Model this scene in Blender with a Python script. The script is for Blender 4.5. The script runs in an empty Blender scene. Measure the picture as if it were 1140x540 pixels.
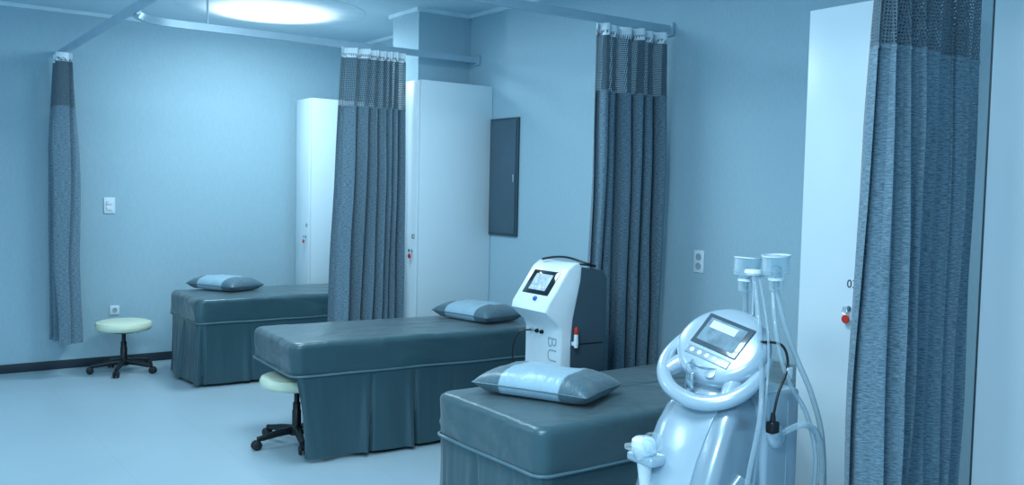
import bpy, bmesh, math, random
from mathutils import Vector, Matrix, noise
S = bpy.context.scene; C = S.collection; PI = math.pi
random.seed(4)
S.view_settings.view_transform = 'Standard'
S.view_settings.look = 'None'

# ------------------------------------------------------------ mesh helpers
def merge(bm, t, M=None):
    bmesh.ops.recalc_face_normals(t, faces=t.faces)
    if M is not None: bmesh.ops.transform(t, matrix=M, verts=t.verts)
    me = bpy.data.meshes.new('tmp'); t.to_mesh(me); bm.from_mesh(me)
    bpy.data.meshes.remove(me); t.free()
def box(bm, x0, x1, y0, y1, z0, z1, bev=0, seg=2, M=None):
    t = bmesh.new(); bmesh.ops.create_cube(t, size=1)
    for v in t.verts:
        v.co = Vector((x0+(v.co.x+.5)*(x1-x0), y0+(v.co.y+.5)*(y1-y0), z0+(v.co.z+.5)*(z1-z0)))
    if bev > 0:
        bmesh.ops.bevel(t, geom=list(t.edges), offset=bev, segments=seg, profile=.5, affect='EDGES', clamp_overlap=True)
    merge(bm, t, M); return bm
def prism(bm, poly, y0, y1, bev=0, seg=3, M=None):
    t = bmesh.new()
    a = [t.verts.new((x, y0, z)) for x, z in poly]; b = [t.verts.new((x, y1, z)) for x, z in poly]
    t.faces.new(a); t.faces.new(b[::-1]); n = len(poly)
    for i in range(n): t.faces.new((a[i], b[i], b[(i+1) % n], a[(i+1) % n]))
    bmesh.ops.recalc_face_normals(t, faces=t.faces)
    if bev > 0:
        es = [e for e in t.edges if abs(e.verts[0].co.y-e.verts[1].co.y) < 1e-6]
        bmesh.ops.bevel(t, geom=es, offset=bev, segments=seg, profile=.5, affect='EDGES', clamp_overlap=True)
    merge(bm, t, M); return bm
def catmull(P, k=8):
    P = [Vector(p) for p in P]; out = []
    for i in range(len(P)-1):
        p0 = P[max(i-1, 0)]; p1 = P[i]; p2 = P[i+1]; p3 = P[min(i+2, len(P)-1)]
        for j in range(k):
            t = j/k
            out.append(.5*((2*p1)+(p2-p0)*t+(2*p0-5*p1+4*p2-p3)*t*t+(3*p1-p0-3*p2+p3)*t**3))
    out.append(P[-1]); return out
def tube(bm, pts, r, n=10, closed=False, M=None, flat=1.0):
    pts = [Vector(p) for p in pts]; m = len(pts)
    rs = r if isinstance(r, (list, tuple)) else [r]*m
    t = bmesh.new(); rings = []; nrm = None
    for i, p in enumerate(pts):
        if closed: d = pts[(i+1) % m]-pts[i-1]
        else: d = pts[min(i+1, m-1)]-pts[max(i-1, 0)]
        d.normalize()
        if nrm is None:
            nrm = Vector((0, 0, 1)) if abs(d.z) < .9 else Vector((1, 0, 0))
        nrm = (nrm-d*nrm.dot(d)).normalized(); b = d.cross(nrm)
        rings.append([t.verts.new(p+(nrm*math.cos(2*PI*k/n)+b*math.sin(2*PI*k/n)*flat)*rs[i]) for k in range(n)])
    for i in range(m if closed else m-1):
        A = rings[i]; B = rings[(i+1) % m]
        for k in range(n): t.faces.new((A[k], A[(k+1) % n], B[(k+1) % n], B[k]))
    if not closed: t.faces.new(rings[0]); t.faces.new(rings[-1])
    merge(bm, t, M); return bm
def lathe(bm, prof, n=32, M=None, sx=1, sy=1):
    t = bmesh.new(); rings = []
    for r, z in prof:
        if r < 1e-6: rings.append([t.verts.new((0, 0, z))])
        else: rings.append([t.verts.new((r*sx*math.cos(2*PI*k/n), r*sy*math.sin(2*PI*k/n), z)) for k in range(n)])
    for A, B in zip(rings, rings[1:]):
        for k in range(n):
            a, b, c, d = A[k % len(A)], A[(k+1) % len(A)], B[(k+1) % len(B)], B[k % len(B)]
            vs = []
            for q in (a, b, c, d):
                if q not in vs: vs.append(q)
            if len(vs) > 2: t.faces.new(vs)
    for R in (rings[0], rings[-1]):
        if len(R) > 2: t.faces.new(R)
    merge(bm, t, M); return bm
def surf(bm, rows, uv=None, closed=False):
    t = bmesh.new(); L = t.loops.layers.uv.new('UVMap')
    V = [[t.verts.new(p) for p in row] for row in rows]
    n = len(rows[0])
    for i in range(len(V)-1):
        for k in range(n if closed else n-1):
            k2 = (k+1) % n
            f = t.faces.new((V[i][k], V[i][k2], V[i+1][k2], V[i+1][k]))
            if uv:
                for lp, q in zip(f.loops, ((i, k), (i, k2), (i+1, k2), (i+1, k))): lp[L].uv = uv[q[0]][q[1]]
    me = bpy.data.meshes.new('tmp'); t.to_mesh(me); bm.from_mesh(me); bpy.data.meshes.remove(me); t.free()
    return bm
def obj(name, bm, m, parent=None, smooth=40, loc=None, recalc=False):
    if recalc: bmesh.ops.recalc_face_normals(bm, faces=bm.faces)
    me = bpy.data.meshes.new(name); bm.to_mesh(me); bm.free()
    if smooth:
        for p in me.polygons: p.use_smooth = True
        me.set_sharp_from_angle(angle=math.radians(smooth))
    me.materials.append(m)
    o = bpy.data.objects.new(name, me); C.objects.link(o)
    if parent: o.parent = parent
    if loc: o.location = loc
    return o
def B(): return bmesh.new()
def N3(x, y, z): return noise.noise(Vector((x, y, z)))
def thing(name, label, cat, loc=(0, 0, 0), rz=0, group=None):
    o = bpy.data.objects.new(name, None); C.objects.link(o)
    o.location = loc; o.rotation_euler = (0, 0, rz); o.empty_display_size = .1
    o['label'] = label; o['category'] = cat
    if group: o['group'] = group
    return o
def struct(name, bm, m, label=None):
    o = obj(name, bm, m, None, smooth=30); o['kind'] = 'structure'
    if label: o['label'] = label
    return o
def T(x, y, z): return Matrix.Translation((x, y, z))
def frame(o, ux, uz):
    ux = Vector(ux).normalized(); uz = Vector(uz).normalized(); uy = uz.cross(ux)
    M = Matrix((ux, uy, uz)).transposed().to_4x4(); M.translation = Vector(o); return M
def text_mesh(s, size, M, m, parent, name='lettering', ext=.0006, bold=0):
    cu = bpy.data.curves.new('t', 'FONT'); cu.body = s; cu.size = size; cu.extrude = ext; cu.offset = bold
    cu.align_x = 'CENTER'; cu.align_y = 'CENTER'
    o = bpy.data.objects.new('t', cu); C.objects.link(o)
    bpy.context.view_layer.update()
    me = bpy.data.meshes.new_from_object(o); bpy.data.objects.remove(o)
    me.transform(M); me.materials.clear(); me.materials.append(m)
    r = bpy.data.objects.new(name, me); C.objects.link(r); r.parent = parent; return r

# ------------------------------------------------------------ materials
def mat(name, col, rough=.5, metal=0, bump=None, var=None, stretch=(1, 1, 1), coat=0, emis=None, trans=0, sheen=0, spec=.5, coord='Object', ior=1.45):
    m = bpy.data.materials.new(name); m.use_nodes = True
    nt = m.node_tree; N = nt.nodes; L = nt.links; p = N['Principled BSDF']
    p.inputs['Base Color'].default_value = (*col, 1); p.inputs['Roughness'].default_value = rough
    p.inputs['Metallic'].default_value = metal; p.inputs['Coat Weight'].default_value = coat
    p.inputs['Transmission Weight'].default_value = trans; p.inputs['Sheen Weight'].default_value = sheen
    p.inputs['Specular IOR Level'].default_value = spec; p.inputs['IOR'].default_value = ior
    if emis:
        p.inputs['Emission Color'].default_value = (*emis[0], 1); p.inputs['Emission Strength'].default_value = emis[1]
    tc = N.new('ShaderNodeTexCoord'); mp = N.new('ShaderNodeMapping')
    mp.inputs['Scale'].default_value = stretch; L.new(tc.outputs[coord], mp.inputs['Vector'])
    v = var or (6, .06)
    nz = N.new('ShaderNodeTexNoise'); nz.inputs['Scale'].default_value = v[0]; nz.inputs['Detail'].default_value = 3
    L.new(mp.outputs[0], nz.inputs['Vector'])
    r = N.new('ShaderNodeMapRange'); r.inputs['From Min'].default_value = .3; r.inputs['From Max'].default_value = .7
    r.inputs['To Min'].default_value = 1-v[1]; r.inputs['To Max'].default_value = 1+v[1]
    L.new(nz.outputs['Fac'], r.inputs['Value'])
    mx = N.new('ShaderNodeVectorMath'); mx.operation = 'SCALE'; mx.inputs[0].default_value = col
    L.new(r.outputs[0], mx.inputs['Scale']); L.new(mx.outputs[0], p.inputs['Base Color'])
    if bump:
        n2 = N.new('ShaderNodeTexNoise'); n2.inputs['Scale'].default_value = bump[0]; n2.inputs['Detail'].default_value = bump[3] if len(bump) > 3 else 4
        n2.inputs['Distortion'].default_value = bump[4] if len(bump) > 4 else 0
        L.new(mp.outputs[0], n2.inputs['Vector'])
        b = N.new('ShaderNodeBump'); b.inputs['Strength'].default_value = bump[1]; b.inputs['Distance'].default_value = bump[2]
        L.new(n2.outputs['Fac'], b.inputs['Height']); L.new(b.outputs[0], p.inputs['Normal'])
    return m
WALL = mat('wallpaper', (.34, .52, .61), .8, bump=(90, .2, .003), var=(60, .03), stretch=(1, 1, .45))
CEIL = mat('ceiling paint', (.52, .70, .79), .9, var=(2, .02))
TRIM = mat('white trim', (.6, .78, .86), .5)
BASE = mat('dark baseboard vinyl', (.02, .035, .05), .45)
CAB = mat('white laminate', (.66, .81, .88), .32, var=(1.5, .02))
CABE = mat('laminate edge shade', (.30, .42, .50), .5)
COVER = mat('slate teal satin', (.040, .100, .124), .34, .18, bump=(3.5, .45, .04, 2, 1.0), var=(3, .06), sheen=.18)
SKIRT = mat('slate teal satin skirt', (.036, .090, .112), .38, .15, bump=(5, .3, .02, 2, .8), var=(3, .06), stretch=(1, 1, .3), sheen=.14)
PIPE = mat('satin piping', (.08, .16, .20), .4)
DARK = mat('dark frame paint', (.012, .022, .028), .6)
BLK = mat('black plastic', (.006, .009, .012), .35)
RUB = mat('black rubber', (.012, .016, .02), .55)
CREAM = mat('cream vinyl', (.70, .80, .62), .35, bump=(40, .1, .003))
STEEL = mat('rail aluminium', (.36, .52, .62), .42, .25)
CHROME = mat('chrome', (.6, .7, .75), .15, 1)
WPL = mat('white plastic', (.70, .82, .88), .28, coat=.3)
SILV = mat('silver lacquer', (.30, .41, .49), .28, .4, coat=.4)
SILL = mat('light silver lacquer', (.40, .53, .62), .25, .32, coat=.4)
GREYD = mat('charcoal lacquer', (.04, .075, .10), .42)
PANEL = mat('slate panel', (.06, .115, .155), .5)
TAPE = mat('white header tape', (.72, .86, .93), .7)
RED = mat('red plastic', (.55, .03, .015), .4)
SCR = mat('dark screen glass', (.008, .014, .02), .08, coat=.6)
SCRG = mat('grey screen surround', (.055, .085, .11), .2, coat=.4)
LCD = mat('lit display', (.25, .35, .42), .2, emis=((.45, .65, .8), .35), var=(40, .5))
LCDM = mat('muted display', (.17, .26, .32), .18, coat=.5, var=(30, .25))
LCDW = mat('pale display', (.45, .55, .6), .2, emis=((.6, .8, .9), .3))
BLUE = mat('blue button', (.02, .10, .5), .25)
INK = mat('dark ink', (.02, .03, .04), .5)
INKG = mat('grey ink', (.30, .41, .48), .5)
def clear_mat(name, col, lo, hi):
    m = mat(name, col, .12, coat=.5)
    nt = m.node_tree; N = nt.nodes; L = nt.links
    tr = N.new('ShaderNodeBsdfTransparent'); tr.inputs['Color'].default_value = (.93, .98, 1, 1)
    mx = N.new('ShaderNodeMixShader'); lw = N.new('ShaderNodeLayerWeight'); lw.inputs['Blend'].default_value = .45
    r = N.new('ShaderNodeMapRange'); r.inputs['To Min'].default_value = lo; r.inputs['To Max'].default_value = hi
    L.new(lw.outputs['Facing'], r.inputs['Value']); L.new(r.outputs[0], mx.inputs['Fac'])
    L.new(tr.outputs[0], mx.inputs[1]); L.new(N['Principled BSDF'].outputs[0], mx.inputs[2]); L.new(mx.outputs[0], N['Material Output'].inputs['Surface'])
    return m
CLEAR = clear_mat('clear plastic', (.80, .90, .95), .05, .50)
HOSE = clear_mat('translucent hose', (.42, .56, .64), .35, .9)
def lamp_mat():
    m = mat('lamp diffuser', (.52, .70, .79), .9, emis=((.88, .97, 1.0), 9))  # ceiling-coloured base; emission fades outward to paint a soft glow
    nt = m.node_tree; N = nt.nodes; L = nt.links; p = N['Principled BSDF']
    p.inputs['Specular IOR Level'].default_value = 0
    tc = N.new('ShaderNodeTexCoord'); ln = N.new('ShaderNodeVectorMath'); ln.operation = 'LENGTH'; L.new(tc.outputs['Object'], ln.inputs[0])
    r = N.new('ShaderNodeMapRange'); r.interpolation_type = 'SMOOTHSTEP'
    r.inputs['From Min'].default_value = .05; r.inputs['From Max'].default_value = .74
    r.inputs['To Min'].default_value = 1; r.inputs['To Max'].default_value = 0; L.new(ln.outputs['Value'], r.inputs['Value'])
    q = N.new('ShaderNodeMath'); q.operation = 'POWER'; q.inputs[1].default_value = 2.0; L.new(r.outputs[0], q.inputs[0])
    k = N.new('ShaderNodeMath'); k.operation = 'MULTIPLY'; k.inputs[1].default_value = 6; L.new(q.outputs[0], k.inputs[0])
    L.new(k.outputs[0], p.inputs['Emission Strength']); return m
LAMP = lamp_mat()

def floor_mat():
    m = mat('vinyl tile floor', (.34, .47, .54), .36, var=(1.2, .04), spec=.4)
    nt = m.node_tree; N = nt.nodes; L = nt.links; p = N['Principled BSDF']
    src = p.inputs['Base Color'].links[0].from_socket
    tc = N.new('ShaderNodeTexCoord'); br = N.new('ShaderNodeTexBrick')
    br.offset = 0; br.inputs['Scale'].default_value = 1; br.inputs['Brick Width'].default_value = .6; br.inputs['Row Height'].default_value = .6
    br.inputs['Mortar Size'].default_value = .003; br.inputs['Mortar Smooth'].default_value = .5
    br.inputs['Color1'].default_value = (1, 1, 1, 1); br.inputs['Color2'].default_value = (.985, .985, .985, 1); br.inputs['Mortar'].default_value = (.90, .90, .91, 1)
    L.new(tc.outputs['Object'], br.inputs['Vector'])
    mx = N.new('ShaderNodeMix'); mx.data_type = 'RGBA'; mx.blend_type = 'MULTIPLY'; mx.inputs['Factor'].default_value = 1
    L.new(src, mx.inputs['A']); L.new(br.outputs['Color'], mx.inputs['B']); L.new(mx.outputs['Result'], p.inputs['Base Color'])
    return m
FLOOR = floor_mat()

def drape_mat(mesh=False):
    m = bpy.data.materials.new('curtain net' if mesh else 'heather curtain cloth'); m.use_nodes = True
    nt = m.node_tree; N = nt.nodes; L = nt.links; p = N['Principled BSDF']; out = N['Material Output']
    tc = N.new('ShaderNodeTexCoord'); mp = N.new('ShaderNodeMapping'); L.new(tc.outputs['UV'], mp.inputs['Vector'])
    mp.inputs['Scale'].default_value = (40, 210, 1)
    nz = N.new('ShaderNodeTexNoise'); nz.inputs['Scale'].default_value = 1; nz.inputs['Detail'].default_value = 4; nz.inputs['Roughness'].default_value = .75
    L.new(mp.outputs[0], nz.inputs['Vector'])
    cr = N.new('ShaderNodeValToRGB'); cr.color_ramp.elements[0].position = .36; cr.color_ramp.elements[1].position = .68
    cr.color_ramp.elements[0].color = (.042, .092, .132, 1); cr.color_ramp.elements[1].color = (.195, .315, .395, 1)
    L.new(nz.outputs['Fac'], cr.inputs['Fac']); L.new(cr.outputs['Color'], p.inputs['Base Color'])
    p.inputs['Roughness'].default_value = .85; p.inputs['Sheen Weight'].default_value = .2
    if mesh:
        cr.color_ramp.elements[0].color = (.05, .09, .12, 1); cr.color_ramp.elements[1].color = (.11, .18, .23, 1)
        sp = N.new('ShaderNodeSeparateXYZ'); L.new(tc.outputs['UV'], sp.inputs[0])
        fs = []
        for ch in ('X', 'Y'):
            a = N.new('ShaderNodeMath'); a.operation = 'MULTIPLY'; a.inputs[1].default_value = 85; L.new(sp.outputs[ch], a.inputs[0])
            f = N.new('ShaderNodeMath'); f.operation = 'FRACT'; L.new(a.outputs[0], f.inputs[0])
            g = N.new('ShaderNodeMath'); g.operation = 'GREATER_THAN'; g.inputs[1].default_value = .50; L.new(f.outputs[0], g.inputs[0]); fs.append(g)
        mu = N.new('ShaderNodeMath'); mu.operation = 'MULTIPLY'; L.new(fs[0].outputs[0], mu.inputs[0]); L.new(fs[1].outputs[0], mu.inputs[1])
        tr = N.new('ShaderNodeBsdfTransparent'); mix = N.new('ShaderNodeMixShader')
        L.new(mu.outputs[0], mix.inputs['Fac']); L.new(p.outputs[0], mix.inputs[1]); L.new(tr.outputs[0], mix.inputs[2]); L.new(mix.outputs[0], out.inputs['Surface'])
    return m
CLOTH = drape_mat(); NET = drape_mat(True)

def pillow_mat():
    m = mat('two tone satin pillow', (.075, .145, .185), .38, .05, bump=(7, .4, .02, 2, .6), var=(70, .15), stretch=(1, 3, 1), sheen=.2)
    nt = m.node_tree; N = nt.nodes; L = nt.links; p = N['Principled BSDF']
    src = p.inputs['Base Color'].links[0].from_socket
    tc = N.new('ShaderNodeTexCoord'); sp = N.new('ShaderNodeSeparateXYZ'); L.new(tc.outputs['Object'], sp.inputs[0])
    ab = N.new('ShaderNodeMath'); ab.operation = 'ABSOLUTE'; L.new(sp.outputs['Y'], ab.inputs[0])
    lt = N.new('ShaderNodeMapRange'); lt.inputs['From Min'].default_value = .142; lt.inputs['From Max'].default_value = .150
    lt.inputs['To Min'].default_value = 1; lt.inputs['To Max'].default_value = 0; L.new(ab.outputs[0], lt.inputs['Value'])
    mx = N.new('ShaderNodeMix'); mx.data_type = 'RGBA'; L.new(lt.outputs[0], mx.inputs['Factor']); L.new(src, mx.inputs['A'])
    mx.inputs['B'].default_value = (.29, .46, .57, 1); L.new(mx.outputs['Result'], p.inputs['Base Color'])
    return m
PILLOW = pillow_mat()

# ------------------------------------------------------------ room
XR, YF, ZC = 4.15, 8.54, 3.04
XL, YB = -4.0, -2.5
struct('floor', box(B(), XL, XR+.1, YB, YF+.1, -.1, 0), FLOOR)
struct('ceiling', box(B(), XL, XR+.1, YB, YF+.1, ZC, ZC+.1), CEIL)
struct('wall_far', box(B(), XL, XR+.1, YF, YF+.1, 0, ZC), WALL)
struct('wall_right', box(B(), XR, XR+.1, YB, YF, 0, ZC), WALL)
struct('wall_column', box(B(), 3.66, XR, 6.45, 6.88, 0, ZC), WALL)
struct('baseboard_far', box(B(), XL, XR, YF-.012, YF, 0, .075, .003), BASE)
struct('baseboard_right', box(B(), XR-.012, XR, YB, YF-.012, 0, .075, .003), BASE)
tr = B()
box(tr, XL, XR, YF-.03, YF, ZC-.03, ZC); box(tr, XR-.03, XR, 6.88, YF-.03, ZC-.03, ZC)
box(tr, 3.63, 3.66, 6.42, 6.91, ZC-.03, ZC); box(tr, 3.66, XR-.03, 6.42, 6.45, ZC-.03, ZC); box(tr, XR-.03, XR, YB, 6.42, ZC-.03, ZC)
struct('trim_1', tr, TRIM)

# ceiling light
t = thing('ceiling_light', 'bright round white ceiling light above the farthest bed', 'ceiling light', (2.80, 7.36, ZC))
obj('rim', lathe(B(), [(.50, 0), (.50, -.003), (.48, -.004), (.48, 0)], 48), CEIL, t)
obj('diffuser_glow', lathe(B(), [(.76, -.001), (.76, -.002), (.68, -.005), (.58, -.010), (.50, -.018), (.42, -.028), (.34, -.038), (.26, -.047), (.18, -.053), (.1, -.057), (0, -.058)], 72), LAMP, t)  # thin disc past the rim carries the painted glow over the ceiling

# ------------------------------------------------------------ curtain rails
ZR = 2.66
def rail(label, pts, brackets, rods=(), group='curtain rails'):
    r = thing('curtain_rail', label, 'curtain rail', pts[0], 0, group)
    o = Vector(pts[0]); P = [Vector(p)-o for p in pts]
    bm = B(); w, h = .014, .024; rows = []
    for i, p in enumerate(P):
        d = (P[min(i+1, len(P)-1)]-P[max(i-1, 0)]).normalized(); s = Vector((-d.y, d.x, 0))
        rows.append([p+s*w+Vector((0, 0, h)), p+s*w-Vector((0, 0, h)), p-s*w-Vector((0, 0, h)), p-s*w+Vector((0, 0, h))])
    surf(bm, rows, closed=True)
    bm.faces.ensure_lookup_table(); bm.verts.ensure_lookup_table()
    bm.faces.new([bm.verts[i] for i in range(4)]); bm.faces.new([bm.verts[i] for i in range(len(bm.verts)-4, len(bm.verts))])
    obj('track', bm, STEEL, r, 30, recalc=True)
    for b in brackets:
        bb = B(); c = Vector(b)-o
        box(bb, c.x-.012, c.x+.012, c.y-.035, c.y+.035, c.z-.04, c.z+.04, .004)
        obj('wall_bracket', bb, STEEL, r)
    for x, y in rods:
        c = Vector((x, y, 0))-o
        obj('hanger_rod', tube(B(), [(c.x, c.y, .02), (c.x, c.y, ZC-pts[0][2])], .008), STEEL, r)
    return r
rail('long straight grey rail running to the far wall above the leftmost curtain', [(1.39, .5, ZR), (1.39, 3, ZR), (1.39, 5.5, ZR), (1.39, YF-.005, ZR)], [], [(1.39, 3.0)])
def branch(y, label, rods, z=ZR):
    pts = [(1.426, y-.34, z)]
    for k in range(0, 9):
        a = PI-k*PI/16
        pts.append((1.426+.3+.3*math.cos(a), y-.3+.3*math.sin(a), z))
    pts.append((XR-.014, y, z))
    return rail(label, pts, [(XR-.014, y, z)], rods, group='curtain rails')
branch(6.32, 'rail with a rounded corner ending on the wall above the middle cabinet', [(1.95, 6.32)])
branch(4.14, 'rail ending on the wall above the curtain behind the white machine', [(2.2, 4.14)], 2.625)
branch(1.8, 'rail carrying the large right foreground curtain', [(2.2, 1.8)])

# ------------------------------------------------------------ curtains
def curtain(label, loc, rz, w, folds, amp, seed, spread=1.12, zb=.28, anchor=.5, zn=2.20, zr=ZR, skew=0.0):
    t = thing('curtain', label, 'curtain', loc, rz, 'privacy curtains')
    rnd = random.Random(seed); ph = [rnd.uniform(0, 6.28) for _ in range(6)]
    am = [rnd.uniform(.4, 1.25) for _ in range(folds+3)]
    fw = [rnd.uniform(.55, 1.6) for _ in range(folds)]; tot = sum(fw); cum = [0]
    for f in fw: cum.append(cum[-1]+f/tot)
    def qmap(s):
        s = max(0, min(.99999, s))
        for k in range(folds):
            if s <= cum[k+1]: return k+(s-cum[k])/(cum[k+1]-cum[k])
        return folds
    n = folds*18; ztop = zr-.030
    def pt(s, z, off=0.0):
        tz = max(0, min(1, (ztop-z)/2.3))
        k = 1+(spread-1)*tz
        a = amp*(.62+.38*min(1, tz*3.0))
        warp = s+(.014+.028*tz)*math.sin(11*s+ph[1]+1.0*tz)*math.sin(PI*s)
        q = qmap(warp)
        A = am[int(max(0, min(folds+1, q+.5)))]; A2 = am[int(max(0, min(folds+1, q+1.5)))]; fr = (q+.5) % 1
        aa = a*(A*(1-fr)+A2*fr)
        y = aa*math.sin(2*PI*q)+.28*aa*math.sin(4*PI*q+ph[2]+tz*2)+.012*math.sin(13*s+ph[3]+3*tz)+.030*tz*N3(s*4+seed, z*1.5, 1)
        x = (warp-anchor)*w*k+w*anchor + .014*math.sin(4*PI*q+ph[4]) + .022*tz*N3(s*3+seed, z*1.6, 4)*math.sin(PI*s) + skew*tz
        return Vector((x, y+off, z))
    def part(name, z0, z1, nz, m, off=0.0):
        rows = []; uv = []
        for i in range(nz+1):
            z = z0+(z1-z0)*i/nz
            row = [pt(j/n, z, off) for j in range(n+1)]; rows.append(row)
            u = 0; ur = []
            for j, p in enumerate(row):
                if j: u += math.hypot(p.x-row[j-1].x, p.y-row[j-1].y)
                ur.append((u, z))
            uv.append(ur)
        bm = surf(B(), rows, uv); return obj(name, bm, m, t, 80)
    part('drape', zb, zn, 28, CLOTH)
    part('hem', zb, zb+.05, 2, CLOTH, .004)
    part('net_panel', zn, ztop-.04, 6, NET)
    part('seam', zn-.008, zn+.007, 1, CLOTH, -.003)
    part('header_tape', ztop-.070, ztop, 2, TAPE)
    for k in range(folds+1):
        s = min(1, cum[k]); p = pt(s, ztop)
        obj('hook', tube(B(), catmull([(p.x, p.y, ztop-.035), (p.x, p.y*.8-.006, ztop-.012), (p.x, p.y*.3, zr-.028)], 4), .003, 6), TAPE, t)
    return t
curtain('narrow grey-blue curtain gathered near the far wall beside the light switch', (1.39, 8.10, 0), PI/2, .36, 5, .095, 1, 1.15)
curtain('grey-blue curtain hanging before the middle cabinet and over the farthest bed', (2.92, 6.25, 0), 0, .51, 7, .062, 2, 1.2, anchor=1.0)
curtain('grey-blue curtain gathered on the wall behind the white machine', (3.55, 4.14, 0), 0, .53, 6, .056, 3, 1.06, zr=2.625)
curtain('largest grey-blue curtain hanging in the right foreground', (2.79, 1.8, 0), 0, .585, 7, .062, 5, 1.06, zn=2.11, skew=-.04)

# ------------------------------------------------------------ cabinets
def cabinet(label, x, y0, y1, num, h=2.43, keys=True):
    t = thing('tall_cabinet', label, 'cabinet', (x, y0, 0), 0, 'tall white cabinets')
    w = y1-y0; d = XR-.004-x
    b = box(B(), .02, d, 0, w, .06, h, .003); obj('body', b, CAB, t)
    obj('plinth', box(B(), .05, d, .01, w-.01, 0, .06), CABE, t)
    dr = obj('door', box(B(), 0, .018, .002, w-(.002 if keys else .009), .07, h-.003, .003), CAB, t)
    if not keys: obj('gap_shade_strip', box(B(), .002, .02, w-.008, w, .06, h, .002), GREYD, t)  # dark strip stands in for the shadowed gap beside the curtain
    if keys:
        M = frame((0, .06, 1.13), (0, 1, 0), (-1, 0, 0))
        obj('lock', lathe(B(), [(0, 0), (.013, 0), (.013, .006), (.009, .01), (0, .01)], 20, M), CHROME, dr)
        k = B(); box(k, -.001, .001, -.009, .009, .008, .03, .0008, 1, M); lathe(k, [(0, .028), (.012, .028), (.012, .031), (0, .031)], 16, frame((-.002, .06, 1.13), (0, 1, 0), (-1, 0, 0)))
        obj('key', k, CHROME, dr)
        rg = [(-.03, .06+.012*math.cos(a), 1.118+.012*math.sin(a)) for a in [i*PI/8 for i in range(16)]]
        obj('key_ring', tube(B(), rg, .0012, 6, True), CHROME, dr)
        g = B(); lathe(g, [(0, -.004), (.017, -.004), (.019, 0), (.017, .004), (0, .004)], 20, frame((-.03, .055, 1.087), (0, 1, 0), (-1, 0, 0)))
        o = obj('key_tag', g, RED, dr); o['label'] = 'round red key tag'
        text_mesh(num, .050, frame((-.0008, .05, 1.235), (0, -1, 0), (-1, 0, 0)), INK, dr, 'door_number')
    return t
cabinet('tall white cabinet in the far corner behind the farthest bed', 3.45, 8.10, 8.42, '01')
cabinet('tall white cabinet partly behind the middle curtain next to the dark wall panel', 3.47, 6.10, 6.42, '02')
cabinet('tall white cabinet between the large foreground curtain and the wall outlet', 3.45, 2.27, 2.59, '03')
cabinet('white cabinet at the right edge past the large curtain', 3.46, 1.05, 1.785, '04', keys=False)

# ------------------------------------------------------------ wall fittings
t = thing('wall_panel', 'dark slate rectangular panel on the wall beside the middle cabinet', 'wall panel', (XR, 5.72, 1.25))
obj('frame', box(B(), -.02, 0, 0, .38, 0, .92, .003), GREYD, t)
obj('panel_door', box(B(), -.028, -.018, .02, .36, .02, .90, .002), PANEL, t)
obj('latch', box(B(), -.034, -.028, .03, .045, .42, .48, .002), CHROME, t)

def switchplate(x, z):
    t = thing('light_switch', 'white light switch on the far wall right of the leftmost curtain', 'light switch', (x, YF, z))
    obj('plate', box(B(), -.046, .046, -.010, 0, -.07, .07, .004), WPL, t)
    for k in (0, 1):
        obj('rocker', box(B(), -.024, .024, -.016, -.009, -.045+.047*k, -.002+.047*k, .003), WPL, t)
switchplate(1.79, 1.40)
def socket(par, c, M):
    s = B(); lathe(s, [(.021, 0), (.021, .003), (.018, .003), (.017, -.006), (0, -.006)], 24, M)
    o = obj('socket', s, CABE, par)
    for q in (-.0085, .0085):
        h = B(); lathe(h, [(0, -.006), (.003, -.006), (.003, -.0045), (0, -.0045)], 10, M @ T(q, 0, 0))
        obj('hole', h, BLK, o)
t = thing('wall_outlet', 'white double outlet on the wall between curtain and right cabinet', 'outlet', (XR, 3.84, 1.2))
obj('plate', box(B(), -.010, 0, -.04, .04, -.068, .068, .004), WPL, t)
for dz in (-.028, .028): socket(t, 0, frame((-.0105, 0, dz), (0, 1, 0), (-1, 0, 0)))
t = thing('wall_outlet', 'small white outlet low on the far wall above the cream stool', 'outlet', (1.83, YF, .48))
obj('plate', box(B(), -.04, .04, -.010, 0, -.04, .04, .004), WPL, t)
socket(t, 0, frame((0, -.0105, 0), (1, 0, 0), (0, -1, 0)))

# ------------------------------------------------------------ beds
def rr(cx, cy, a, b, r, n=140):
    r = max(min(r, a, b), .0005)
    L1, L2, LA = 2*(a-r), 2*(b-r), PI*r/2; tot = 2*L1+2*L2+4*LA
    out = []
    for i in range(n):
        s = tot*i/n; segs = [L1, LA, L2, LA, L1, LA, L2, LA]; k = 0
        while k < 7 and s > segs[k]: s -= segs[k]; k += 1
        if k == 0: p = (-(a-r)+s, -b)
        elif k == 1: q = -PI/2+s/r; p = (a-r+r*math.cos(q), -(b-r)+r*math.sin(q))
        elif k == 2: p = (a, -(b-r)+s)
        elif k == 3: q = s/r; p = (a-r+r*math.cos(q), b-r+r*math.sin(q))
        elif k == 4: p = (a-r-s, b)
        elif k == 5: q = PI/2+s/r; p = (-(a-r)+r*math.cos(q), b-r+r*math.sin(q))
        elif k == 6: p = (-a, b-r-s)
        else: q = PI+s/r; p = (-(a-r)+r*math.cos(q), -(b-r)+r*math.sin(q))
        out.append((cx+p[0], cy+p[1]))
    return out
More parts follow.
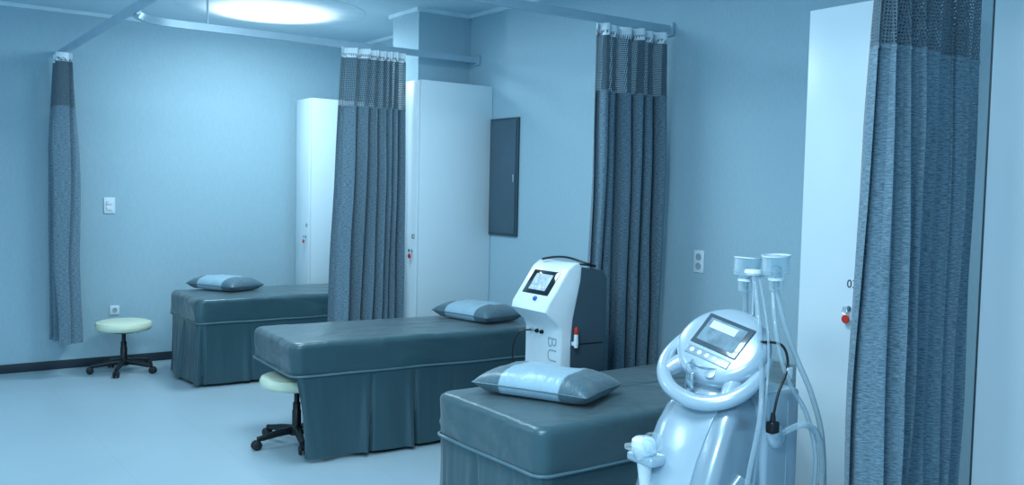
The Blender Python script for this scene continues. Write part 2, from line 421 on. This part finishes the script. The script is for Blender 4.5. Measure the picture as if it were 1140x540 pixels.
def bed(label, x0, y0, tucked, seed, W=.78, rz=0.0):
    t = thing('treatment_bed', label, 'bed', (x0, y0, 0), rz, 'treatment beds')
    Lb = XR-.02-x0-(.06 if rz else 0); a, b = Lb/2, W/2; zb, zt = .505, .70
    rows = []; R = .034
    lv = [(.05, zb-.005), (.004, zb)]+[(0, zb+.02*k) for k in range(1, 8)]+[(0, zt-R)]
    for k in range(1, 8):
        q = k*PI/14; lv.append((R*(1-math.cos(q)), zt-R+R*math.sin(q)))
    for ins in (.045, .06, .08, .10, .13, .16, .19, .22, .25, .28, .31, .34, .37, b-.002): lv.append((ins, zt+.008*min(1, ins/.3)))
    for ins, z in lv:
        row = []
        for (x, y) in rr(a, b, a-ins, b-ins, .06-ins*.3, 300):
            sd = max(0, min(1, (zt-z)/.05))
            rid = 1-abs(N3(x*4+z*9+seed, y*4-z*7, z*3))*2
            wr = N3(x*3+seed, y*4, z*3)*.012 + .006*(rid**4)*sd
            rid2 = 1-abs(N3(x*2.2+y*2.5+seed*2, y*2.2-x*1.2, 1))*2
            wt = N3(x*3+y*4+seed*2, y*2-x*1, 1)*.005+.0035*max(0, rid2)**5
            dx = x-a; dy = y-b
            ox = (-1 if dx < 0 and abs(dx) > a-.05 else 0); oy = (1 if dy > 0 else -1) if abs(dy) > b-.05 else 0
            row.append(Vector((x+wr*sd*ox, y+wr*sd*oy, z+wt*(1-sd)+(.004*N3(x*3+seed, y*3, 5) if z < zb+.03 else 0))))
        rows.append(row)
    bm = surf(B(), rows, closed=True)
    bmesh.ops.remove_doubles(bm, verts=bm.verts, dist=.0003)
    obj('mattress_cover', bm, COVER, t, 70, recalc=True)
    pp = [(x, y, zb+.004+.004*N3(x*3+seed, y*3, 5)) for x, y in rr(a, b, a+.004, b+.004, .065, 200)]
    obj('piping', tube(B(), pp, .007, 8, True), PIPE, t)
    near, far, hd, ft = .004, W-.004, Lb-.03, .006
    if tucked:
        key = [(hd, near), (ft+.06, near), (ft+.02, near+.008), (ft+.08, near+.05), (.50, near+.10), (.56, near+.16), (.56, W/2), (.56, far-.04), (.62, far), (hd, far)]
    else:
        key = [(hd, near), (ft+.06, near), (ft+.015, near+.015), (ft, near+.06), (ft, far-.06), (ft+.015, far-.015), (ft+.06, far), (hd, far)]
    pts = []
    for (p, q) in zip(key, key[1:]):
        d = math.dist(p, q); m = max(1, int(d/.008))
        for k in range(m): pts.append((p[0]+(q[0]-p[0])*k/m, p[1]+(q[1]-p[1])*k/m))
    pts.append(key[-1])
    rnd = random.Random(seed); pl = [rnd.uniform(.26, .50) for _ in range(40)]
    ln = [rnd.uniform(-.03, .03) for _ in range(40)]; dp = [rnd.uniform(.5, 1.5) for _ in range(40)]
    rows = []; nz = 18
    for i in range(nz+1):
        tt = i/nz; z = zb-(zb-.014)*tt; row = []; s = 0
        for j, p in enumerate(pts):
            q = pts[min(j+1, len(pts)-1)]; o_ = pts[max(j-1, 0)]
            if j: s += math.dist(p, pts[j-1])
            dx, dy = q[0]-o_[0], q[1]-o_[1]; l = math.hypot(dx, dy) or 1
            nx, ny = dy/l, -dx/l
            nx, ny = (-nx, -ny) if (p[1] < .1 and ny > 0) or (p[1] > W-.1 and ny < 0) or (.1 <= p[1] <= W-.1 and nx > 0) else (nx, ny)
            acc = 0; off = 0
            for w, lw, dq in zip(pl, ln, dp):
                acc += w; dd = s-acc-lw*tt
                if abs(dd) < .14: off -= .028*dq*tt**.6*math.exp(-(dd/.013)**2); off += .022*dq*tt**.8*math.exp(-((dd-.038)/.026)**2)
            off += tt*.034*N3(s*3.5+seed*3, tt*.5, 0)+tt**.7*.013*N3(s*10+seed, tt*.7, 3)+.002*N3(s*24+seed, tt*1.2, 7)
            off += .014*tt
            xx, yy = p[0]+nx*off, p[1]+ny*off
            if tucked and p[0] < .5: xx += (.075*tt)*(1-p[0]/.5)
            row.append(Vector((xx, yy, z+.010*tt*(1+N3(s*2+seed, 0, 9)))))
        rows.append(row)
    obj('skirt', surf(B(), rows), SKIRT, t, 80)
    obj('base', box(B(), .72 if tucked else .2, Lb-.05, .12, W-.12, 0, zb-.005), DARK, t)
    return t
bed('farthest dark teal satin covered bed against the far wall', 2.15, 7.20, False, 1)
bed('middle dark teal satin covered bed with a stool tucked under its foot', 2.01, 4.93, True, 2, rz=math.radians(-3.2))
bed('nearest dark teal satin covered bed behind the silver machine', 2.10, 2.72, False, 3)

def pillow(label, loc, rz):
    a, b, h = .185, .285, .068; n, m = 32, 48
    def P(i, j, sg):
        u = -math.cos(PI*i/n); v = -math.cos(PI*j/m)
        x = a*u*(1-.06*(1-v*v)*u*u-.03*abs(v)**8*abs(u)); y = b*v*(1-.05*(1-u*u)*v*v-.02*abs(u)**8*abs(v))
        e = (max(0, 1-abs(u)**3.4)*max(0, 1-abs(v)**5))**.58
        wr = 1+.10*N3(u*2.5, v*3+loc[1], sg)+.05*N3(u*7+v*3, v*9+loc[1], sg)
        return Vector((x, y, sg*h*e*wr))
    bm = B()
    surf(bm, [[P(i, j, 1) for j in range(m+1)] for i in range(n+1)])
    surf(bm, [[P(i, j, -1) for j in range(m+1)] for i in range(n+1)])
    flat = -.038
    def fl(z): return flat+(z-flat)*.25 if z < flat else z
    for v in bm.verts: v.co.z = fl(v.co.z)
    zmin = min(v.co.z for v in bm.verts)
    for v in bm.verts: v.co.z -= zmin
    bmesh.ops.remove_doubles(bm, verts=bm.verts, dist=.0003)
    t = thing('pillow', label, 'pillow', loc, rz, 'two tone pillows on the beds')
    obj('pillow_case', bm, PILLOW, t, 80, recalc=True)
    per = [P(i, 0, 1) for i in range(n)]+[P(n, j, 1) for j in range(m)]+[P(i, m, 1) for i in range(n, 0, -1)]+[P(0, j, 1) for j in range(m, 0, -1)]
    for p in per: p.z -= zmin
    per = [p for k, p in enumerate(per) if k == 0 or (p-per[k-1]).length > .002]
    obj('seam_piping', tube(B(), per, .003, 6, True), PIPE, t)
    return t
pillow('two-tone satin pillow on the farthest bed', (2.55, 7.76, .712), math.radians(24))
pillow('two-tone satin pillow on the middle bed near the wall', (3.50, 5.28, .712), math.radians(10))
pillow('largest two-tone satin pillow on the nearest bed', (2.47, 3.16, .712), math.radians(24))

# ------------------------------------------------------------ stools
def stool(label, loc, rz):
    t = thing('rolling_stool', label, 'stool', loc, rz, 'cream rolling stools')
    obj('seat', lathe(B(), [(0, .358), (.19, .358), (.21, .364), (.224, .382), (.226, .405), (.216, .427), (.185, .438), (.09, .443), (0, .444)], 48), CREAM, t)
    obj('seat_plate', lathe(B(), [(0, .338), (.10, .338), (.12, .348), (.12, .359), (0, .359)], 32), BLK, t)
    g = B(); lathe(g, [(0, .07), (.028, .07), (.028, .21), (.024, .215), (.024, .26), (.017, .262), (.017, .340), (0, .340)], 24)
    obj('gas_lift', g, BLK, t)
    obj('height_lever', tube(B(), [(.02, 0, .335), (.10, 0, .33), (.155, 0, .322)], [.005, .005, .008], 8), BLK, t)
    obj('hub', lathe(B(), [(0, .055), (.045, .06), (.045, .10), (.034, .115), (0, .115)], 24), BLK, t)
    for k in range(5):
        M = Matrix.Rotation(k*2*PI/5, 4, 'Z')
        arm = B(); tube(arm, [(.03, 0, .09), (.12, 0, .083), (.22, 0, .068), (.255, 0, .066)], [.026, .023, .018, .016], 10, M=M)
        ao = obj('base_arm', arm, BLK, t)
        cs = B()
        for sy in (-1, 1):
            lathe(cs, [(0, -.009), (.022, -.009), (.029, -.004), (.029, .004), (.022, .009), (0, .009)], 20, M @ T(.262, sy*.015, .029) @ Matrix.Rotation(PI/2, 4, 'X'))
        lathe(cs, [(0, .04), (.009, .04), (.009, .07), (0, .07)], 10, M @ T(.25, 0, 0))
        box(cs, .236, .276, -.007, .007, .026, .060, .004, 2, M)
        obj('caster', cs, RUB, ao)
stool('cream round stool standing by the far wall under the switch', (1.82, 8.15, 0), .5)
stool('cream round stool half under the foot of the middle bed', (2.21, 5.35, 0), 1.95)

# ------------------------------------------------------------ white console machine
t = thing('console_machine', 'white console machine with small screen and charcoal sides behind nearest bed', 'medical machine', (2.97, 3.85, 0), math.radians(-2))
hw = .165
prof = [(.07, .06), (0, .06), (0, .875), (-.014, .905), (-.075, .955), (-.098, .98), (-.09, 1.015), (.040, 1.200), (.08, 1.228), (.11, 1.232), (.13, 1.215), (.125, 1.14), (.08, .94), (.07, .82)]
obj('front_shell', prism(B(), prof, -hw, hw, .012), WPL, t)
dk = [(.06, .06), (.305, .06), (.305, 1.15), (.275, 1.19), (.12, 1.212), (.115, 1.12), (.07, .93)]
obj('rear_body', prism(B(), dk, -hw+.004, hw-.004, .010), GREYD, t)
obj('side_groove', box(B(), .10, .28, -hw+.002, -hw+.006, .80, .806), BLK, t)
Ms = frame((-.022, 0, 1.107), (.130, 0, .185), (-.185, 0, .130))
sc = obj('screen', box(B(), -.060, .088, -.118, .118, -.004, .006, .006, 2, Ms), SCR, t)
obj('display', box(B(), -.035, .064, -.075, .075, .005, .0075, .001, 1, Ms), LCD, sc)
obj('dial', lathe(B(), [(0, .0), (.013, 0), (.013, .012), (.009, .015), (0, .015)], 20, Ms @ T(-.085, -.03, 0)), BLUE, t)['label'] = 'blue button under the screen'
for q in (-.05, -.02, .02, .05): obj('button_icon', box(B(), -.022, -.012, q-.008, q+.008, .007, .0082, 0, 1, Ms), LCDW, sc)
text_mesh('BUE', .112, frame((-.0012, -.085, .745), (0, 0, -1), (-1, 0, 0)), INKG, t, 'brand_lettering', bold=-.0012)
for yy, m_ in ((.09, CHROME), (.045, BLK), (.0, BLK)):
    obj('connector', lathe(B(), [(0, 0), (.011, 0), (.011, .010), (.007, .018), (0, .018)], 16, frame((.0, yy, .855), (0, 1, 0), (-1, 0, 0))), m_, t)
obj('handpiece_cable', tube(B(), catmull([(-.02, .09, .855), (-.07, .12, .84), (-.09, .15, .74), (-.06, .16, .6), (-.03, .15, .5)], 8), .005, 8), BLK, t)
h = B(); lathe(h, [(0, .79), (.010, .79), (.013, .81), (.011, .86), (0, .86)], 16, T(.085, -hw-.018, 0)); box(h, .070, .100, -hw-.018, -hw+.005, .80, .82, .003)
obj('handpiece', h, WPL, t)
obj('handpiece_cap', lathe(B(), [(0, .86), (.010, .86), (.011, .888), (.007, .898), (0, .898)], 16, T(.085, -hw-.018, 0)), RED, t)['label'] = 'red handpiece cap'
obj('top_cable', tube(B(), catmull([(.06, .10, 1.236), (.08, .02, 1.252), (.10, -.08, 1.255), (.17, -hw-.004, 1.225), (.23, -hw+.02, 1.212), (.25, -.04, 1.21), (.20, .06, 1.21)], 10), .006, 8), BLK, t)
for sx in (.04, .27):
    for sy in (-.12, .12):
        cs = B(); lathe(cs, [(0, -.012), (.026, -.012), (.03, -.006), (.03, .006), (.026, .012), (0, .012)], 18, T(sx, sy, .03) @ Matrix.Rotation(PI/2, 4, 'X')); lathe(cs, [(0, .03), (.012, .03), (.012, .062), (0, .062)], 10, T(sx, sy, 0))
        obj('caster', cs, RUB, t)

# ------------------------------------------------------------ silver foreground machine
t = thing('silver_machine', 'large silver machine with oval screen head and hoses in the foreground', 'medical machine', (2.48, 2.2, 0), 0)
bm = B(); rows = []
lev = [(.10, -.30, .180, .06), (.25, -.30, .184, .06), (.45, -.270, .182, .055), (.60, -.220, .178, .05), (.70, -.180, .172, .045), (.78, -.140, .165, .04), (.84, -.105, .156, .04), (.875, -.078, .145, .04), (.895, -.055, .130, .04), (.902, -.03, .105, .04)]
for z, xf, hy, cr_ in lev:
    xb = .12; cx = (xf+xb)/2; rows.append([Vector((x, y, z)) for x, y in rr(cx, 0, (xb-xf)/2, hy, cr_, 96)])
surf(bm, rows, closed=True); bm.verts.ensure_lookup_table(); nv = len(bm.verts); bm.faces.new([bm.verts[i] for i in range(nv-96, nv)]); bm.faces.new([bm.verts[i] for i in range(96)])
obj('body', bm, SILV, t, 35, recalc=True)
fp = [(-.075, .884), (-.108, .850), (-.148, .785), (-.190, .703), (-.230, .602), (-.282, .455), (-.312, .25), (-.29, .25), (-.26, .45), (-.205, .60), (-.165, .695), (-.12, .775), (-.08, .835), (-.05, .86)]
obj('front_panel', prism(B(), fp, -.095, .095, .003, 2), SILL, t)
lo = [(.030, .14), (.030, .60), (-.07, .66), (-.120, .62), (-.175, .44), (-.205, .25), (-.205, .14)]
for ya, yb in ((-.190, -.165), (.165, .190)): obj('side_inset', prism(B(), lo, ya, yb, .006, 3), SILL, t)
rh_ = B(); box(rh_, .04, .225, -.195, .195, .14, .930, .018, 4)
obj('rear_housing', rh_, SILL, t)
obj('rear_panel', box(B(), .215, .233, -.15, .15, .18, .86, .008), GREYD, t)
obj('housing_seam', box(B(), .155, .159, -.1965, -.188, .18, .89, .001), CABE, t)
obj('foot_base', box(B(), -.34, .25, -.21, .21, .055, .11, .02, 3), GREYD, t)
for sx in (-.27, .17):
    for sy in (-.16, .16):
        cs = B(); lathe(cs, [(0, -.014), (.026, -.014), (.03, -.008), (.03, .008), (.026, .014), (0, .014)], 18, T(sx, sy, .03) @ Matrix.Rotation(PI/2, 4, 'X')); lathe(cs, [(0, .03), (.012, .03), (.012, .06), (0, .06)], 10, T(sx, sy, 0))
        obj('caster', cs, RUB, t)
obj('neck', tube(B(), catmull([(.03, 0, .84), (.02, 0, .90), (.01, 0, .95), (.01, 0, 1.0)], 4), [.105, .098, .092, .088, .085, .083, .082, .082, .083, .086, .090, .095, .100], 32), SILV, t)
obj('neck_collar', lathe(B(), [(.088, .895), (.102, .898), (.106, .908), (.102, .918), (.084, .922)], 40, T(.012, 0, .0)), SILL, t)
H = frame((.010, 0, 1.035), (.68, -.10, .71), (-.70, -.18, .62)) @ Matrix.Diagonal((1.12, 1.12, 1.12, 1))
# one smooth pod: teardrop outline, slightly longer toward the lower front
def pod_ring(s, z, n=72):
    out = []
    for k in range(n):
        a = 2*PI*k/n; c, q = math.cos(a), math.sin(a)
        rx = .150 if c > 0 else .138; out.append(H @ Vector((.022+rx*s*c, .160*s*q*(1-.06*max(0, -c)), z)))
    return out
bm = B(); rows = [pod_ring(s, z) for s, z in ((.02, -.115), (.35, -.112), (.62, -.100), (.82, -.076), (.94, -.044), (1.0, -.008), (.99, .010), (.95, .024), (.89, .033), (.82, .038), (.60, .041), (.30, .042), (.02, .042))]
surf(bm, rows, closed=True); bm.verts.ensure_lookup_table(); nv = len(bm.verts); bm.faces.new([bm.verts[i] for i in range(nv-72, nv)]); bm.faces.new([bm.verts[i] for i in range(72)])
obj('head', bm, SILL, t, 60, recalc=True)
sc = obj('screen', box(B(), -.012, .108, -.090, .090, .038, .0445, .008, 3, H), SCRG, t)
obj('display', box(B(), .004, .094, -.070, .074, .044, .0458, .002, 1, H), LCDM, sc)
obj('display_window', box(B(), .058, .086, -.040, .060, .0455, .0465, .001, 1, H), LCDW, sc)
obj('button_strip', box(B(), -.052, -.022, -.085, .085, .038, .044, .006, 3, H), SILV, t)
for q in (-.06, -.03, 0, .03, .06): obj('button', lathe(B(), [(0, 0), (.008, 0), (.008, .003), (0, .004)], 16, H @ T(-.037, q, .043)), WPL, t)
hp = catmull([(.06, .145, -.020), (.0, .160, -.012), (-.07, .158, -.002), (-.130, .128, .006), (-.172, .070, .012), (-.184, 0, .014), (-.172, -.070, .012), (-.130, -.128, .006), (-.07, -.158, -.002), (.0, -.160, -.012), (.06, -.145, -.020)], 6)
nh = len(hp); rh = [.018+.006*min(1, min(i, nh-1-i)/14) for i in range(nh)]
obj('grab_handle', tube(B(), [H @ p for p in hp], rh, 18, flat=1.15), SILL, t)
for q in (-1, 1): obj('handle_bridge', tube(B(), [H @ Vector(p) for p in ((-.06, .10*q, -.02), (-.10, .115*q, -.006), (-.135, .125*q, .004))], [.040, .032, .024], 14), SILL, t)
ky = B(); lathe(ky, [(0, 0), (.013, 0), (.013, .014), (0, .014)], 16, H @ T(-.085, .020, .020)); box(ky, -.096, -.074, .018, .022, .032, .066, .001, 1, H)
obj('key_switch', ky, CHROME, t)
o_ = H @ Vector((-.088, .020, .064))
ring = [(o_.x, o_.y+.020*math.cos(a), o_.z-.020+.020*math.sin(a)) for a in [i*PI/8 for i in range(16)]]
obj('key_ring', tube(B(), ring, .0022, 6, True), CHROME, t)
for q in (0, 1):
    obj('key', box(B(), o_.x-.005+.006*q, o_.x-.001+.006*q, o_.y-.018+.018*q, o_.y+.002+.016*q, o_.z-.092, o_.z-.036, .001), CHROME, t)
obj('emergency_button', lathe(B(), [(0, 0), (.014, 0), (.014, .008), (.018, .012), (.016, .02), (0, .022)], 20, H @ T(-.085, -.045, .020)), SILV, t)
# compact handpiece holder at the lower front
HX = T(.015, 0, 0)
obj('handpiece_cradle', box(B(), -.285, -.14, .035, .165, .655, .690, .012, 3, HX), SILL, t)
Mh = HX @ frame((-.245, .10, .56), (1, 0, 0), (-.10, 0, 1))
hp_ = B(); lathe(hp_, [(0, 0), (.020, 0), (.024, .05), (.028, .11), (.034, .125), (.042, .135), (.044, .165), (.040, .182), (.030, .190), (0, .192)], 28, Mh)
obj('front_handpiece', hp_, WPL, t)
lens = B(); lathe(lens, [(0, 0), (.030, 0), (.036, .006), (.036, .045), (.030, .050), (0, .050)], 24, HX @ frame((-.262, .06, .742), (0, 0, 1), (-.6, -.75, .2)))
obj('handpiece_nozzle', lens, CLEAR, t)
obj('handpiece_clip', box(B(), -.305, -.275, .045, .155, .700, .722, .006, 2, HX), CLEAR, t)
obj('handpiece_hose', tube(B(), catmull([(-.235, .10, .57), (-.28, .14, .50), (-.34, .16, .42), (-.355, .12, .3), (-.30, .05, .22)], 8), .010, 10), HOSE, t)
# stand for the cups
st = B(); tube(st, [(.14, -.04, .88), (.14, -.04, 1.315)], .006, 12); box(st, .130, .150, -.14, .05, 1.312, 1.320, .003)
obj('cup_stand', st, SILL, t)
obj('stand_cap', lathe(B(), [(0, 1.322), (.028, 1.322), (.032, 1.330), (.029, 1.341), (0, 1.343)], 24, T(.11, -.06, 0)), WPL, t)
for (x, y, dz, tl) in ((.15, .005, -.010, .08), (.15, -.130, .008, -.07)):
    M = T(x, y, dz+1.3) @ Matrix.Rotation(tl, 4, 'Y') @ T(0, 0, -1.3)
    c = obj('suction_cup', lathe(B(), [(.020, 1.262), (.026, 1.266), (.028, 1.315), (.044, 1.322), (.048, 1.332), (.048, 1.386), (.045, 1.386), (.044, 1.336), (.026, 1.325)], 36, M), CLEAR, t)
    obj('cup_core', lathe(B(), [(0, 1.275), (.010, 1.275), (.012, 1.31), (.018, 1.318), (.018, 1.345), (.010, 1.352), (0, 1.353)], 24, M), HOSE, c)
    obj('cup_rim', lathe(B(), [(.044, 1.385), (.0500, 1.385), (.0505, 1.389), (.044, 1.389), (.044, 1.385)], 36, M), WPL, c)
    obj('cup_collar', lathe(B(), [(.027, 1.300), (.030, 1.301), (.030, 1.309), (.027, 1.310)], 28, M), WPL, c)
def hose(pts, r=.0085, m=HOSE, name='hose'): return obj(name, tube(B(), catmull(pts, 8), r, 10), m, t)
hose([(.15, .005, 1.275), (.165, .015, 1.16), (.15, .0, 1.04), (.10, -.03, .90)], .010)
hose([(.10, -.07, 1.33), (.06, -.14, 1.12), (-.02, -.220, .88), (-.09, -.23, .62), (-.10, -.24, .35), (-.02, -.215, .22), (.02, -.185, .2)], .009)
hose([(.11, -.09, 1.31), (.07, -.17, 1.1), (.0, -.220, .88), (-.05, -.225, .62), (-.04, -.23, .4), (.06, -.185, .3)], .0045)
hose([(.15, -.130, 1.275), (.15, -.170, 1.16), (.18, -.205, 1.04), (.25, -.225, .90), (.32, -.225, .72), (.33, -.22, .45), (.20, -.190, .28)], .010)
hose([(.15, -.115, 1.28), (.11, -.16, 1.18), (.10, -.20, 1.05), (.13, -.225, .95), (.21, -.235, .84), (.265, -.240, .66), (.24, -.22, .4), (.12, -.190, .25)], .008)
hose([(.09, -.215, .785), (.16, -.26, .82), (.25, -.26, .76), (.29, -.25, .60), (.26, -.23, .42), (.12, -.190, .34)], .0115)
obj('hose_socket', lathe(B(), [(0, -.004), (.042, -.004), (.042, .012), (.034, .022), (.018, .028), (0, .028)], 28, frame((.09, -.195, .775), (1, 0, 0), (0, -1, 0))), SILL, t)
hose([(.05, -.15, 1.10), (.11, -.195, 1.09), (.12, -.215, 1.02), (.06, -.226, .93), (.035, -.228, .85)], .0045, BLK, 'black_cable')
pg = B(); box(pg, .015, .055, -.245, -.211, .800, .842, .008, 3); lathe(pg, [(0, .84), (.011, .84), (.007, .87), (0, .87)], 12, T(.035, -.228, 0))
obj('black_plug', pg, BLK, t)
obj('cable_tag', box(B(), .11, .14, -.222, -.219, .975, 1.015, .001), WPL, t)

# ------------------------------------------------------------ lights
def area(loc, size, power, col=(.71, .90, 1), rot=(0, 0, 0)):
    l = bpy.data.lights.new('scene_light', 'AREA'); l.shape = 'DISK'; l.size = size; l.energy = power; l.color = col
    o = bpy.data.objects.new('scene_light', l); C.objects.link(o); o.location = loc; o.rotation_euler = rot; return o
area((2.80, 7.2, ZC-.10), .6, 28)
l = bpy.data.lights.new('scene_light', 'POINT'); l.energy = 15; l.color = (.78, .93, 1); l.shadow_soft_size = .06  # added point light, spreads glow on the ceiling and far wall
o = bpy.data.objects.new('scene_light', l); C.objects.link(o); o.location = (2.80, 7.36, ZC-.26)
area((2.2, 4.9, ZC-.05), .9, 46)
area((1.2, 2.2, ZC-.05), 1.0, 72)
area((-.8, 6.0, ZC-.05), 1.2, 38)  # added fill from the left, no fixture there
area((-.8, .8, ZC-.05), 1.2, 118)  # added fill from behind the view, no fixture there
w = bpy.data.worlds.new('World'); S.world = w; w.use_nodes = True
w.node_tree.nodes['Background'].inputs['Color'].default_value = (.43, .74, 1.0, 1)
w.node_tree.nodes['Background'].inputs['Strength'].default_value = 1.0

# ------------------------------------------------------------ camera
F = 1020.0
cd = bpy.data.cameras.new('Camera'); cam = bpy.data.objects.new('Camera', cd); C.objects.link(cam)
cd.sensor_width = 36; cd.lens = F/1140*36; cd.clip_start = .05
yaw = math.radians(35.6); pitch = math.radians(3.2); roll = .022
f0 = Vector((math.sin(yaw), math.cos(yaw), 0)); r0 = Vector((math.cos(yaw), -math.sin(yaw), 0)); z0 = Vector((0, 0, 1))
fw = f0*math.cos(pitch)-z0*math.sin(pitch); up = z0*math.cos(pitch)+f0*math.sin(pitch)
rt = r0*math.cos(roll)+up*math.sin(roll); u2 = up*math.cos(roll)-r0*math.sin(roll)
Mc = Matrix((rt, u2, -fw)).transposed().to_4x4(); Mc.translation = Vector((0, 0, 1.6))
cam.matrix_world = Mc
S.camera = cam
